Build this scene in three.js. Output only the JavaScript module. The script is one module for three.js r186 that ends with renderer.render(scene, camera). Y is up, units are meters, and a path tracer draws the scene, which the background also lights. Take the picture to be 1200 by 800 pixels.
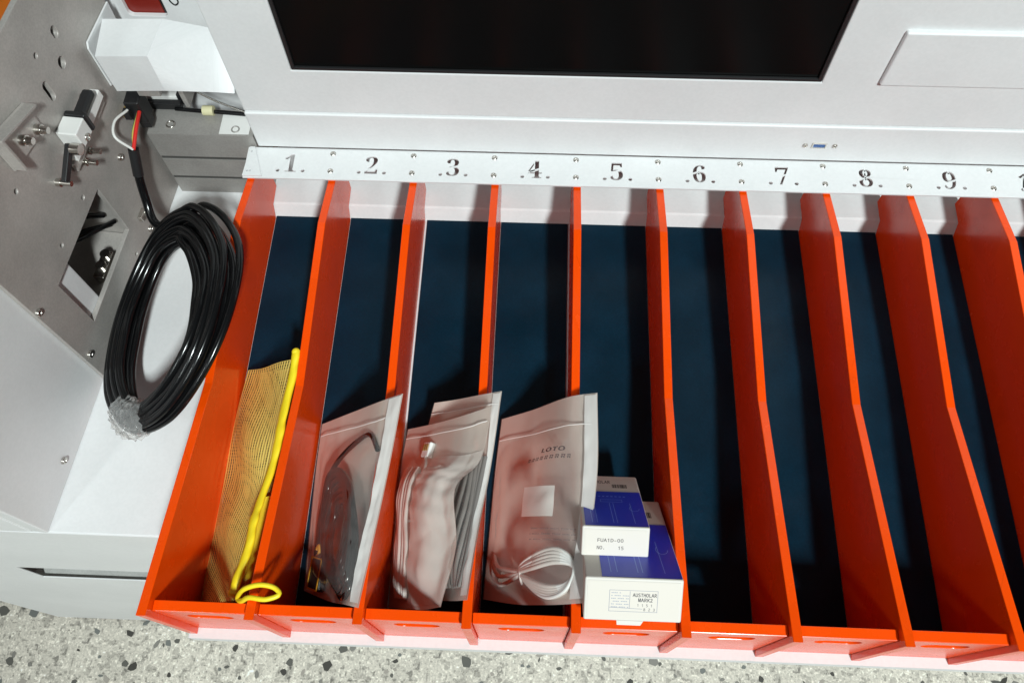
import * as THREE from 'three';
import { RoundedBoxGeometry } from 'three/addons/geometries/RoundedBoxGeometry.js';
import { RectAreaLightUniformsLib } from 'three/addons/lights/RectAreaLightUniformsLib.js';
import { mergeGeometries, mergeVertices, toCreasedNormals } from 'three/addons/utils/BufferGeometryUtils.js';
import { FontLoader } from 'three/addons/loaders/FontLoader.js';

// ---------------------------------------------------------------- camera, light, exposure
const scene = new THREE.Scene();
const camera = new THREE.PerspectiveCamera(43.86, 1024 / 682, 0.05, 30);
camera.position.set(-0.0456, 0.9453, 0.0923);
camera.rotation.set(-1.12755, 0.06269, -0.02522, 'YXZ');
scene.add(camera);
const renderer = new THREE.WebGLRenderer({ antialias: true });
renderer.setSize(1024, 682);
renderer.toneMapping = THREE.LinearToneMapping;
renderer.toneMappingExposure = 1.08;
renderer.shadowMap.enabled = true;
RectAreaLightUniformsLib.init();
scene.background = new THREE.Color(0.032, 0.032, 0.033);          // the dim hall around the machine
function ceilingLamp(x, y, z, w, h, intensity, colour, tx, ty, tz) {
  const l = new THREE.RectAreaLight(colour, intensity, w, h);
  l.position.set(x, y, z); l.lookAt(tx, ty, tz); scene.add(l);
}
ceilingLamp(1.25, 4.4, 3.1, 0.22, 0.7, 800, 0xf1fcfb, 0.2, 0, -0.3);
ceilingLamp(-2.0, 3.6, 2.5, 0.22, 0.7, 62, 0xf1fcfb, -0.5, 0, -0.3);

// ---------------------------------------------------------------- helpers
let seed = 20240611;
const rnd = () => { seed = (seed * 1664525 + 1013904223) >>> 0; return seed / 4294967296; };
const rr = (a, b) => a + (b - a) * rnd();
const V = (x, y, z) => new THREE.Vector3(x, y, z);
const used = {};
const numbered = n => { const k = used[n] = (used[n] ?? -1) + 1; return k ? `${n}_${String(k).padStart(3, '0')}` : n; };
function thing(name, label, category, base = [0, 0, 0], group) {
  const o = new THREE.Group(); o.name = numbered(name); o.position.set(...base);
  o.userData = { label, category }; if (group) o.userData.group = group;
  o.base = V(...base); scene.add(o); return o;
}
const rootOf = o => { while (o && !o.base) o = o.parent; return o; };
// geometry in world coordinates, kept relative to the base of its thing
function part(name, geo, mat, parent, label) {
  const b = rootOf(parent).base; const m = new THREE.Mesh(geo.clone().translate(-b.x, -b.y, -b.z), mat);
  m.name = name; m.castShadow = m.receiveShadow = true; if (label) m.userData.label = label;
  parent.add(m); return m;
}
// a shared small geometry set down at a place (parent meshes all sit at their thing's base)
function at(name, geo, mat, parent, pos, quat) {
  const b = rootOf(parent).base; const m = new THREE.Mesh(geo, mat); m.name = name;
  m.position.copy(pos).sub(b); if (quat) m.quaternion.copy(quat); m.castShadow = m.receiveShadow = true; parent.add(m); return m;
}
const bx = (x0, x1, y0, y1, z0, z1, r = 0.0008) => {
  const w = x1 - x0, h = y1 - y0, d = z1 - z0; r = Math.min(r, w / 2.1, h / 2.1, d / 2.1);
  const g = r > 0 ? new RoundedBoxGeometry(w, h, d, 2, r) : new THREE.BoxGeometry(w, h, d);
  return boxUV(g.translate((x0 + x1) / 2, (y0 + y1) / 2, (z0 + z1) / 2));
};
function boxUV(g, s = 1) {                                        // uv in metres by the dominant axis of the normal
  if (g.index) g = g.toNonIndexed();
  const p = g.attributes.position, n = g.attributes.normal, uv = new Float32Array(p.count * 2);
  for (let i = 0; i < p.count; i++) {
    const ax = Math.abs(n.getX(i)), ay = Math.abs(n.getY(i)), az = Math.abs(n.getZ(i));
    const x = p.getX(i), y = p.getY(i), z = p.getZ(i);
    const [a, b] = ax > ay && ax > az ? [z, y] : ay > az ? [x, z] : [x, y];
    uv[2 * i] = a * s; uv[2 * i + 1] = b * s;
  }
  g.setAttribute('uv', new THREE.BufferAttribute(uv, 2)); return g;
}
const shapeOf = pts => { const s = new THREE.Shape(); pts.forEach(([x, y], i) => i ? s.lineTo(x, y) : s.moveTo(x, y)); s.closePath(); return s; };
const holeRect = (x0, x1, y0, y1) => { const s = new THREE.Path(); s.moveTo(x0, y0); s.lineTo(x0, y1); s.lineTo(x1, y1); s.lineTo(x1, y0); s.closePath(); return s; };
const holeCircle = (x, y, r) => { const s = new THREE.Path(); s.absarc(x, y, r, 0, Math.PI * 2, true); return s; };
const holeSlot = (x, y, w, h) => { const s = new THREE.Path(), r = h / 2, a = w / 2 - r; s.absarc(x - a, y, r, Math.PI * 1.5, Math.PI * 0.5, true); s.absarc(x + a, y, r, Math.PI * 0.5, -Math.PI * 0.5, true); s.closePath(); return s; };
const ext = (shape, depth, bevel = 0.0006, curve = 16) => boxUV(new THREE.ExtrudeGeometry(shape, bevel ? { depth: depth - 2 * bevel, bevelEnabled: true, bevelSize: bevel, bevelThickness: bevel, bevelOffset: -bevel, bevelSegments: 2, curveSegments: curve } : { depth, bevelEnabled: false, curveSegments: curve }).translate(0, 0, bevel));
const alongX = (g, x0) => g.applyMatrix4(new THREE.Matrix4().makeBasis(V(0, 0, -1), V(0, 1, 0), V(1, 0, 0)).setPosition(x0, 0, 0));   // shape (-z, y) pushed along x
const tube = (pts, r, seg = 60, closed = false, rs = 8) => new THREE.TubeGeometry(new THREE.CatmullRomCurve3(pts.map(p => Array.isArray(p) ? V(...p) : p), closed), seg, r, rs, closed);
const cyl = (r0, r1, h, s = 20) => new THREE.CylinderGeometry(r0, r1, h, s);

// value noise
const hash = (x, y, s) => { let h = (x * 374761393 + y * 668265263 + s * 1274126177) | 0; h = Math.imul(h ^ (h >>> 13), 1274126177); return ((h ^ (h >>> 16)) >>> 0) / 4294967296; };
function vnoise(x, y, per, s) {
  const xi = Math.floor(x), yi = Math.floor(y), fx = x - xi, fy = y - yi, w = t => t * t * (3 - 2 * t), m = a => ((a % per) + per) % per;
  const a = hash(m(xi), m(yi), s), b = hash(m(xi + 1), m(yi), s), c = hash(m(xi), m(yi + 1), s), d = hash(m(xi + 1), m(yi + 1), s);
  return (a + (b - a) * w(fx)) * (1 - w(fy)) + (c + (d - c) * w(fx)) * w(fy);
}
const fbm = (u, v, base, s, oct = 4) => { let t = 0, a = 0.5, f = base; for (let i = 0; i < oct; i++) { t += a * vnoise(u * f, v * f, f, s + i); a *= 0.5; f *= 2; } return t; };
function tex(n, fn, srgb, repeat = 1) {
  const d = new Uint8Array(n * n * 4);
  for (let j = 0; j < n; j++) for (let i = 0; i < n; i++) { const c = fn(i / n, j / n); const k = 4 * (j * n + i); for (let q = 0; q < 3; q++) d[k + q] = Math.max(0, Math.min(255, Array.isArray(c) ? c[q] : c)); d[k + 3] = 255; }
  const t = new THREE.DataTexture(d, n, n); t.wrapS = t.wrapT = THREE.RepeatWrapping; t.magFilter = THREE.LinearFilter; t.minFilter = THREE.LinearMipmapLinearFilter; t.generateMipmaps = true;
  t.repeat.set(repeat, repeat); if (srgb) t.colorSpace = THREE.SRGBColorSpace; t.needsUpdate = true; return t;
}
function canvasTex(w, h, draw, srgb = true) {
  const c = document.createElement('canvas'); c.width = w; c.height = h; draw(c.getContext('2d'), w, h);
  const t = new THREE.CanvasTexture(c); if (srgb) t.colorSpace = THREE.SRGBColorSpace; t.anisotropy = 8; return t;
}

// ---------------------------------------------------------------- materials
const grainRough = tex(256, (u, v) => 120 + 90 * fbm(u, v, 8, 3, 5), false, 6);
const peelBump = tex(256, (u, v) => 255 * fbm(u, v, 32, 9, 3), false, 9);
const scuff = tex(512, (u, v) => { return 244 + 14 * (fbm(u, v, 6, 21, 5) - 0.5) + 5 * (vnoise(u * 200, v * 200, 200, 5) - 0.5); }, true, 2);
const brushed = tex(512, (u, v) => { const a = fbm(u, v, 8, 41, 5), b = vnoise(u * 256, v * 256, 256, 7); return 218 + 40 * (a - 0.5) + 16 * (b - 0.5); }, true, 3);
const scratched = canvasTex(1024, 1024, (c, w, h) => {
  c.fillStyle = '#f2f2f2'; c.fillRect(0, 0, w, h); c.lineCap = 'round';
  for (let i = 0; i < 240; i++) { const x = hash(i, 1, 8) * w, y = hash(i, 2, 8) * h, a = (hash(i, 3, 8) - 0.5) * 1.2 + (hash(i, 6, 8) > 0.75 ? 1.5 : 0), l = 12 + 130 * hash(i, 4, 8) ** 3; c.strokeStyle = hash(i, 5, 8) > 0.4 ? 'rgba(255,255,255,0.5)' : 'rgba(205,205,205,0.4)'; c.lineWidth = 0.8 + hash(i, 7, 8); c.beginPath(); c.moveTo(x, y); c.lineTo(x + l * Math.cos(a), y + l * Math.sin(a)); c.stroke(); }
  for (let i = 0; i < 90; i++) { c.fillStyle = hash(i, 11, 8) > 0.5 ? 'rgba(255,255,255,0.10)' : 'rgba(200,200,200,0.12)'; c.beginPath(); c.arc(hash(i, 12, 8) * w, hash(i, 13, 8) * h, 10 + 60 * hash(i, 14, 8), 0, 7); c.fill(); }
});
scratched.wrapS = scratched.wrapT = THREE.RepeatWrapping; scratched.repeat.set(2.2, 2.2);
const lint = tex(512, (u, v) => { const a = fbm(u, v, 7, 91, 5), g = vnoise(u * 256, v * 256, 256, 92), d = vnoise(u * 200, v * 200, 200, 93); return 205 + 70 * (a - 0.5) + 30 * (g - 0.5) + (d > 0.97 ? 40 : 0); }, true, 3);
const M = {};
const std = (o) => new THREE.MeshPhysicalMaterial(o);
const lin = (r, g, b) => new THREE.Color().setRGB(r, g, b);
M.white = std({ color: lin(0.76, 0.76, 0.765), roughness: 0.42, bumpMap: peelBump, bumpScale: 0.00005, map: scuff });
M.orange = std({ color: lin(0.95, 0.074, 0.0004), map: scratched, roughness: 0.4, specularIntensity: 0.6, roughnessMap: grainRough, bumpMap: peelBump, bumpScale: 0.00002, clearcoat: 0.12, clearcoatRoughness: 0.12 });
M.mat = std({ color: lin(0.0036, 0.026, 0.050), roughness: 0.55, roughnessMap: grainRough, map: lint, specularIntensity: 0.35, bumpMap: peelBump, bumpScale: 0.00004 });
M.screen = std({ color: lin(0.004, 0.004, 0.004), roughness: 0.22, specularIntensity: 0.15 });
M.alu = std({ color: lin(0.62, 0.575, 0.54), metalness: 0.3, roughness: 0.48, map: brushed, bumpMap: peelBump, bumpScale: 0.00003 });
M.aluDark = std({ color: lin(0.48, 0.455, 0.43), metalness: 0.3, roughness: 0.42, map: brushed });
M.steel = std({ color: lin(0.6, 0.57, 0.53), metalness: 1, roughness: 0.25 });
M.black = std({ color: lin(0.012, 0.012, 0.013), roughness: 0.4 });
M.cable = std({ color: lin(0.005, 0.005, 0.0055), roughness: 0.17, specularIntensity: 0.7 });
M.dark = std({ color: lin(0.06, 0.058, 0.055), roughness: 0.6 });
M.slot = std({ color: lin(0.55, 0.55, 0.53), roughness: 0.6, map: brushed });
M.red = std({ color: lin(0.6, 0.02, 0.015), roughness: 0.4 });
M.redPanel = std({ color: lin(0.2, 0.012, 0.006), roughness: 0.4 });
M.wireWhite = std({ color: lin(0.7, 0.69, 0.66), roughness: 0.45 });
M.green = std({ color: lin(0.02, 0.16, 0.07), roughness: 0.45 });
M.yellowWire = std({ color: lin(0.5, 0.42, 0.1), roughness: 0.45 });
M.ivory = std({ color: lin(0.62, 0.58, 0.36), roughness: 0.5 });
M.plasticWhite = std({ color: lin(0.72, 0.71, 0.69), roughness: 0.4 });
M.usb = std({ color: lin(0.02, 0.09, 0.3), roughness: 0.35 });
M.yellow = std({ color: lin(0.86, 0.66, 0.015), roughness: 0.45 });
M.amber = std({ color: lin(0.62, 0.30, 0.02), roughness: 0.4 });
M.brass = std({ color: lin(0.45, 0.3, 0.1), metalness: 0.6, roughness: 0.4 });
M.card = std({ color: lin(0.66, 0.62, 0.57), roughness: 0.55 });
M.film = std({ color: lin(0.95, 0.92, 0.9), roughness: 0.12, transmission: 0.92, thickness: 0, ior: 1.45, specularIntensity: 0.6, side: THREE.DoubleSide });
M.milky = std({ color: lin(0.78, 0.69, 0.625), roughness: 0.4, transmission: 0.22, thickness: 0, side: THREE.DoubleSide });
M.greyCable = std({ color: lin(0.2, 0.18, 0.17), roughness: 0.45 });
M.seal = std({ color: lin(0.86, 0.82, 0.79), roughness: 0.35, transmission: 0.25, thickness: 0, side: THREE.DoubleSide });
M.insert = std({ color: lin(0.9, 0.85, 0.81), roughness: 0.3, transmission: 0.42, thickness: 0, side: THREE.DoubleSide });
M.wrap = std({ color: lin(0.95, 0.94, 0.93), roughness: 0.12, transmission: 0.85, thickness: 0, ior: 1.5, side: THREE.DoubleSide });

// ---------------------------------------------------------------- floor of the hall
const GY = -0.82;
const speck = tex(1024, (u, v) => {
  const big = fbm(u, v, 5, 60, 4), g1 = vnoise(u * 256, v * 256, 256, 61), g2 = vnoise(u * 128, v * 128, 128, 62), g3 = vnoise(u * 512, v * 512, 512, 63);
  const q1 = vnoise(u * 60, v * 60, 60, 64), q2 = vnoise(u * 90 + 0.4, v * 90, 90, 65);
  let t = 220 + 46 * (big - 0.5) - (q1 > 0.76 ? 26 : 0) - (q2 > 0.82 ? 38 : 0) + (q2 < 0.16 ? 26 : 0) + 34 * (g1 - 0.5) + 22 * (g3 - 0.5); if (g2 > 0.8) t -= 200 * (g2 - 0.8) + 25; if (g1 > 0.87) t += 30; if (g3 < 0.1) t -= 40;
  return [t, t * 0.965, t * 0.905];
}, true, 1);
const ground = new THREE.Mesh(new THREE.PlaneGeometry(9, 9).rotateX(-Math.PI / 2), null);
{ const g = ground.geometry, p = g.attributes.position, uv = g.attributes.uv; for (let i = 0; i < p.count; i++) uv.setXY(i, p.getX(i) / 0.7, p.getZ(i) / 0.7); }
ground.material = std({ map: speck, color: lin(0.82, 0.82, 0.82), roughness: 0.4 });
ground.name = 'floor'; ground.userData = { kind: 'structure', label: 'speckled grey terrazzo floor below the machine' };
ground.position.set(0, GY, 0); ground.receiveShadow = true; scene.add(ground); ground.base = V(0, GY, 0);
{
  const cm = [lin(0.05, 0.046, 0.04), lin(0.1, 0.096, 0.085), lin(0.2, 0.19, 0.17), lin(0.32, 0.29, 0.255), lin(0.15, 0.155, 0.145)].map(c => std({ color: c, roughness: 0.4 }));
  const cg = [];
  for (let k = 0; k < 9; k++) {
    const n = 5 + Math.floor(rnd() * 4), s = new THREE.Shape(), e = rr(0.5, 0.95);
    for (let i = 0; i < n; i++) { const a = (i + rr(-0.3, 0.3)) / n * Math.PI * 2, r = rr(0.65, 1.1); i ? s.lineTo(r * Math.cos(a), r * e * Math.sin(a)) : s.moveTo(r * Math.cos(a), r * e * Math.sin(a)); }
    s.closePath(); cg.push(new THREE.ExtrudeGeometry(s, { depth: 1, bevelEnabled: false }).rotateX(-Math.PI / 2));
  }
  for (let k = 0; k < 290; k++) {
    const r = 0.0045 + 0.011 * rnd() ** 2.2;
    const m = new THREE.Mesh(cg[k % 9], cm[Math.floor(rnd() ** 1.2 * 5)]);
    m.name = 'stone_chip'; m.position.set(rr(-1.16, 1.0), 0.0001, rr(-0.16, 0.09)); m.scale.set(r, 0.0006, r); m.rotation.y = rr(0, 6.3); m.receiveShadow = true; ground.add(m);
  }
}

// ---------------------------------------------------------------- the machine
const machine = thing('sorting_machine', 'large white machine with black screen, numbered plate and open metal side', 'machine', [0, GY, -0.4]);
const CF = -0.1;                                                // plane of the cabinet front
// cabinet front with its long recessed slot
{
  const s = shapeOf([[-0.98, GY + 0.012], [0.95, GY + 0.012], [0.95, -0.001], [-0.98, -0.001]]);
  s.holes.push(holeRect(-0.753, 0.6, -0.314, -0.237));
  part('cabinet_front', ext(s, 0.002, 0.0005).translate(0, 0, CF - 0.002), M.white, machine);
  const rec = part('slot_lining', mergeGeometries([bx(-0.77, 0.62, -0.345, -0.215, CF - 0.05, CF - 0.04, 0), bx(-0.77, 0.62, -0.332, -0.322, CF - 0.0395, CF - 0.0025, 0)]), M.slot, machine, 'grey metal lining inside the long front slot');
  part('cabinet_side', bx(-0.98, -0.968, GY + 0.012, 0.4, -0.6, CF - 0.0125), M.white, machine);
}
// open tray on the left
part('tray_deck', bx(-0.6, -0.4065, -0.012, 0, -0.64, CF - 0.0005, 0.002), M.white, machine);
// housing left of the tray: its right face runs from A to B
const PA = V(-0.54, 0, -0.5633), PD = V(-0.08722, 0, 0.99619), PN = V(0.99619, 0, 0.08722);
const onPlate = (s, y, off = 0) => PA.clone().addScaledVector(PD, s).addScaledVector(PN, off).setY(y);
const plateM = new THREE.Matrix4().makeBasis(PD.clone().negate(), V(0, 1, 0), PN).setPosition(PA);       // shape (-s, y), depth along the normal
const plateQ = new THREE.Quaternion().setFromRotationMatrix(plateM);
{
  const s = shapeOf([[-0.4655, 0.0005], [-0.2, 0.0005], [-0.2, 0.42], [-0.4655, 0.42]]);
  part('side_panel', ext(s, 0.02, 0.0015).translate(0, 0, -0.0235).applyMatrix4(plateM), M.white, machine, 'pale grey side panel of the open tray');
  const f = shapeOf([[-0.9675, 0.0005], [-0.604, 0.0005], [-0.604, 0.42], [-0.9675, 0.42]]);
  part('housing_front', ext(f, 0.012, 0.0015).translate(0, 0, CF - 0.0125), M.white, machine);
}
// aluminium mounting plate with holes and a square window
const plateHoles = [[0.0267, 0.3124, 0.0045, 0.013], [0.0667, 0.3206, 0.003, 0], [0.0421, 0.2858, 0.0055, 0.013], [0.0797, 0.285, 0.0042, 0.024], [0.0469, 0.2376, 0.0055, 0], [0.1314, 0.1741, 0.0028, 0], [0.1948, 0.1763, 0.0026, 0], [0.1915, 0.2693, 0.0028, 0], [0.1212, 0.0386, 0.0025, 0]];
const plate = (() => {
  const s = shapeOf([[-0.278, 0.0006], [0.066, 0.0006], [0.066, 0.37], [-0.278, 0.37]]);
  s.holes.push(holeRect(-0.233, -0.107, 0.072, 0.156));
  for (const [ps, y, r, l] of plateHoles) {
    if (!l) s.holes.push(holeCircle(-ps, y, r));
    else { const h = new THREE.Path(); h.absarc(-ps, y + l / 2 - r, r, 0, Math.PI, false); h.absarc(-ps, y - l / 2 + r, r, Math.PI, Math.PI * 2, false); h.closePath(); s.holes.push(h); }
  }
  return part('mounting_plate', ext(s, 0.006, 0.0007).translate(0, 0, -0.003).applyMatrix4(plateM), M.alu, machine, 'grey aluminium side plate full of holes');
})();
part('plate_backing', ext(shapeOf([[-0.199, 0.165], [0.06, 0.165], [0.06, 0.325], [-0.199, 0.325]]), 0.008, 0.0006).translate(0, 0, -0.024).applyMatrix4(plateM), M.alu, machine);
// what is seen through the square window
{
  const box = [];
  const loc = (a, b, y0, y1, d0, d1) => bx(-b, -a, y0, y1, d0, d1, 0).applyMatrix4(plateM);
  box.push(loc(0.09, 0.25, 0.05, 0.1625, -0.1, -0.097), loc(0.09, 0.25, 0.159, 0.1625, -0.097, -0.0035), loc(0.25, 0.253, 0.03, 0.1625, -0.097, -0.0035), loc(0.088, 0.0905, 0.03, 0.1625, -0.097, -0.0035));
  part('window_recess', mergeGeometries(box), M.alu, plate);
  const shelf = part('inner_bracket', mergeGeometries([loc(0.0915, 0.2495, 0.03, 0.034, -0.096, -0.0035), loc(0.0915, 0.2495, 0.034, 0.062, -0.008, -0.005)]), M.alu, plate);
  const boltHead = cyl(0.006, 0.006, 0.005).rotateX(Math.PI / 2);
  part('inner_block', bx(-0.165, -0.128, 0.0345, 0.05, -0.034, -0.02, 0.001).applyMatrix4(plateM), M.steel, plate);
  for (const s of [0.134, 0.15]) at('bolt', boltHead, M.steel, plate, onPlate(s, 0.0525, -0.027), new THREE.Quaternion().setFromEuler(new THREE.Euler(Math.PI / 2, 0, 0)));
  at('bolt', new THREE.SphereGeometry(0.0055, 14, 10), M.black, plate, onPlate(0.225, 0.0385, -0.03));
  const w = (pts, r) => tube(pts.map(([s, y, o]) => onPlate(s, y, o)), r, 30);
  part('inner_cable', w([[0.095, 0.06, -0.03], [0.14, 0.09, -0.05], [0.19, 0.06, -0.06], [0.248, 0.09, -0.07]], 0.0035), M.cable, plate);
  part('inner_cable', w([[0.095, 0.08, -0.03], [0.13, 0.12, -0.045], [0.17, 0.14, -0.06], [0.247, 0.12, -0.05]], 0.0035), M.cable, plate);
  part('inner_cable', w([[0.096, 0.07, -0.02], [0.14, 0.1, -0.03], [0.19, 0.13, -0.05], [0.246, 0.14, -0.06]], 0.003), M.cable, plate);
}
// socket bolts on plate and panel
const socketBolt = (() => {
  const prof = [[0.0018, 0.0004], [0.0018, 0.003], [0.0036, 0.003], [0.0042, 0.0024], [0.0045, 0]].map(([x, y]) => new THREE.Vector2(x, y));
  const ring = new THREE.LatheGeometry(prof, 20), floor = new THREE.CircleGeometry(0.0019, 12).rotateX(-Math.PI / 2).translate(0, 0.0004, 0);
  return mergeGeometries([ring.toNonIndexed(), floor.toNonIndexed()]).rotateX(Math.PI / 2);
})();
for (const [s, y, o] of [[0.2733, 0.1703, 0], [0.2772 - 0.008, 0.0576, 0], [0.0507, 0.1411, 0], [0.078, 0.03, 0], [0.1, 0.2, 0]]) at('bolt', socketBolt, M.steel, plate, onPlate(s, y, 0.003), plateQ);
at('bolt', socketBolt, M.steel, machine, onPlate(0.3876, 0.0226, -0.0033), plateQ);
// bent bracket on the plate
{
  const g = mergeGeometries([
    ext(shapeOf([[-0.178, 0.284], [-0.118, 0.274], [-0.118, 0.312], [-0.178, 0.33]]), 0.003, 0.0004).translate(0, 0, 0.0035).applyMatrix4(plateM),
    boxUV(new RoundedBoxGeometry(0.0626, 0.003, 0.0115, 2, 0.0005)).rotateZ(-Math.atan2(0.018, 0.06)).translate(-0.148, 0.3196, 0.01225).applyMatrix4(plateM),
    bx(-0.178, -0.175, 0.286, 0.328, 0.0065, 0.018, 0.0005).applyMatrix4(plateM)]);
  const br = part('angle_bracket', g, M.alu, machine, 'bent aluminium bracket bolted to the side plate');
  const stud = mergeGeometries([cyl(0.0055, 0.0055, 0.006).translate(0, 0.003, 0), cyl(0.0035, 0.0042, 0.007).translate(0, 0.009, 0)]).rotateX(Math.PI / 2);
  for (const [s, y] of [[0.15, 0.296], [0.127, 0.284]]) at('stud', stud, M.steel, br, onPlate(s, y, 0.0066), plateQ);
}
// clamp with the white sensor block
{
  const L = (a, b, y0, y1, d0, d1, r = 0.001) => bx(-b, -a, y0, y1, d0, d1, r).applyMatrix4(plateM);
  // a bar that runs along a slope in the plate's plane
  const bar = (s0, y0, s1, y1, w, d0, d1, r = 0.0012) => { const a = Math.atan2(y1 - y0, -(s1 - s0)), l = Math.hypot(y1 - y0, s1 - s0); return boxUV(new RoundedBoxGeometry(l, w, d1 - d0, 2, r)).rotateZ(a).translate(-(s0 + s1) / 2, (y0 + y1) / 2, (d0 + d1) / 2).applyMatrix4(plateM); };
  const clamp = part('slide_rail', bar(0.115, 0.224, 0.03, 0.229, 0.012, 0.0035, 0.0145), M.plasticWhite, machine, 'white slide rail of the sensor clamp');
  part('slide_plate', bar(0.118, 0.209, 0.026, 0.214, 0.012, 0.0035, 0.008), M.alu, clamp);
  part('sensor_block', L(0.085, 0.108, 0.233, 0.255, 0.0035, 0.026, 0.0015), M.plasticWhite, clamp);
  part('sensor_cap', L(0.078, 0.0845, 0.232, 0.256, 0.0035, 0.027, 0.002), M.black, clamp);
  part('sensor_arm', bar(0.0775, 0.246, 0.044, 0.247, 0.009, 0.008, 0.02, 0.003), M.black, clamp);
  part('lever', bar(0.112, 0.244, 0.148, 0.226, 0.008, 0.012, 0.018), M.black, clamp);
  at('roller', cyl(0.006, 0.006, 0.01).rotateX(Math.PI / 2), M.steel, clamp, onPlate(0.117, 0.243, 0.024), plateQ);
  at('eyelet', new THREE.TorusGeometry(0.0035, 0.0012, 8, 18), M.steel, clamp, onPlate(0.097, 0.238, 0.0268), plateQ);
  const pin = mergeGeometries([cyl(0.0045, 0.0045, 0.005).translate(0, 0.0025, 0), cyl(0.003, 0.003, 0.012).translate(0, 0.01, 0)]).rotateX(Math.PI / 2);
  for (const [s, y] of [[0.086, 0.199], [0.1, 0.197], [0.146, 0.222]]) at('pin', pin, M.steel, clamp, onPlate(s, y, 0.003), plateQ);
}
// rear wall with the red window
{
  const s = shapeOf([[-0.62, -0.01], [-0.36, -0.01], [-0.36, 0.5], [-0.62, 0.5]]);
  const h = new THREE.Path(), x0 = -0.534, x1 = -0.487, y0 = 0.214, y1 = 0.32, r = 0.006;
  h.moveTo(x0 + r, y0); h.absarc(x1 - r, y0 + r, r, -Math.PI / 2, 0, false); h.absarc(x1 - r, y1 - r, r, 0, Math.PI / 2, false); h.absarc(x0 + r, y1 - r, r, Math.PI / 2, Math.PI, false); h.absarc(x0 + r, y0 + r, r, Math.PI, Math.PI * 1.5, false);
  s.holes.push(h);
  const rw = part('rear_wall', ext(s, 0.006, 0.0006).translate(0, 0, -0.668), M.white, machine);
  part('red_panel', bx(-0.545, -0.494, 0.2, 0.33, -0.69, -0.6685, 0.001), M.redPanel, rw, 'dark red panel seen through the rear opening');
  part('gasket', bx(-0.4935, -0.486, 0.2, 0.33, -0.69, -0.6685, 0.001), M.black, rw);
  const mark = tube([[-0.473, 0.232, 0], [-0.468, 0.236, 0], [-0.469, 0.243, 0], [-0.475, 0.245, 0], [-0.477, 0.238, 0]].map(p => [p[0], p[1], -0.6616]), 0.0009, 24, true, 6);
  part('marking', mark, M.black, rw);
}
// aluminium rail behind the tray, with its two grooves
{
  const pts = [[0.565, 0.0006], [0.605, 0.0006], [0.605, 0.12], [0.565, 0.12], [0.565, 0.0770], [0.577, 0.0770], [0.577, 0.0705], [0.565, 0.0705], [0.565, 0.0360], [0.577, 0.0360], [0.577, 0.0295], [0.565, 0.0295]];
  const rail = part('profile_rail', alongX(ext(shapeOf(pts), 0.131, 0.0005), -0.5295), M.aluDark, machine, 'grey aluminium profile rail behind the tray');
  part('slot_cover', bx(-0.529, -0.399, 0.0708, 0.0767, -0.5765, -0.5662, 0.0004), M.dark, rail); part('slot_cover', bx(-0.529, -0.399, 0.0298, 0.0357, -0.5765, -0.5662, 0.0004), M.dark, rail);
  part('white_tag', bx(-0.4405, -0.4035, 0.1203, 0.1209, -0.6, -0.567, 0.0002), M.plasticWhite, rail);
  at('washer', new THREE.TorusGeometry(0.0045, 0.0009, 8, 20), M.aluDark, rail, V(-0.421, 0.1212, -0.574), new THREE.Quaternion().setFromEuler(new THREE.Euler(Math.PI / 2, 0, 0)));
  at('washer', new THREE.TorusGeometry(0.005, 0.0011, 8, 20), M.steel, rail, V(-0.503, 0.1206, -0.58), new THREE.Quaternion().setFromEuler(new THREE.Euler(Math.PI / 2, 0, 0)));
  part('wire', tube([[-0.5, 0.1245, -0.601], [-0.47, 0.1245, -0.5985], [-0.44, 0.1245, -0.597], [-0.4, 0.1245, -0.594]], 0.0026, 24), M.cable, rail);
  at('ivory_clip', cyl(0.0062, 0.0062, 0.013, 18).rotateZ(Math.PI / 2), M.ivory, rail, V(-0.457, 0.1268, -0.5975));
}
// connectors and carriage between rail and cover
{
  const c = part('carriage', bx(-0.548, -0.497, 0.122, 0.135, -0.645, -0.61, 0.001), M.plasticWhite, machine);
  part('carriage_edge', mergeGeometries([bx(-0.55, -0.492, 0.1215, 0.132, -0.6095, -0.6015, 0.001), bx(-0.4965, -0.49, 0.1215, 0.139, -0.655, -0.61, 0.001)]), M.black, c);
  part('carriage_post', bx(-0.489, -0.483, 0.121, 0.15, -0.65, -0.606, 0.001), M.alu, c);
  const k = part('connector', mergeGeometries([bx(-0.53, -0.512, 0.15, 0.185, -0.578, -0.556, 0.002), bx(-0.527, -0.515, 0.137, 0.15, -0.575, -0.56, 0.001), bx(-0.532, -0.524, 0.165, 0.178, -0.556, -0.548, 0.001)]), M.black, machine, 'black wire connector under the white cover');
  part('shaft', tube([[-0.535, 0.196, -0.572], [-0.488, 0.196, -0.573]], 0.0022, 4), M.steel, k);
  part('shaft_nut', new THREE.CylinderGeometry(0.006, 0.006, 0.011, 6).rotateZ(Math.PI / 2).translate(-0.518, 0.196, -0.5725), M.steel, k);
  part('brown_terminal', bx(-0.536, -0.5305, 0.164, 0.171, -0.566, -0.552, 0.001), M.brass, k);
  part('slider', bx(-0.512, -0.486, 0.186, 0.203, -0.59, -0.566, 0.001), M.aluDark, k);
  const rod = part('rod', tube([[-0.475, 0.15, -0.612], [-0.45, 0.14, -0.604], [-0.41, 0.128, -0.595]], 0.0012, 12), M.steel, machine);
  at('rod_knob', new THREE.SphereGeometry(0.0068, 16, 12), M.black, rod, V(-0.477, 0.152, -0.613));
}
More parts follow.
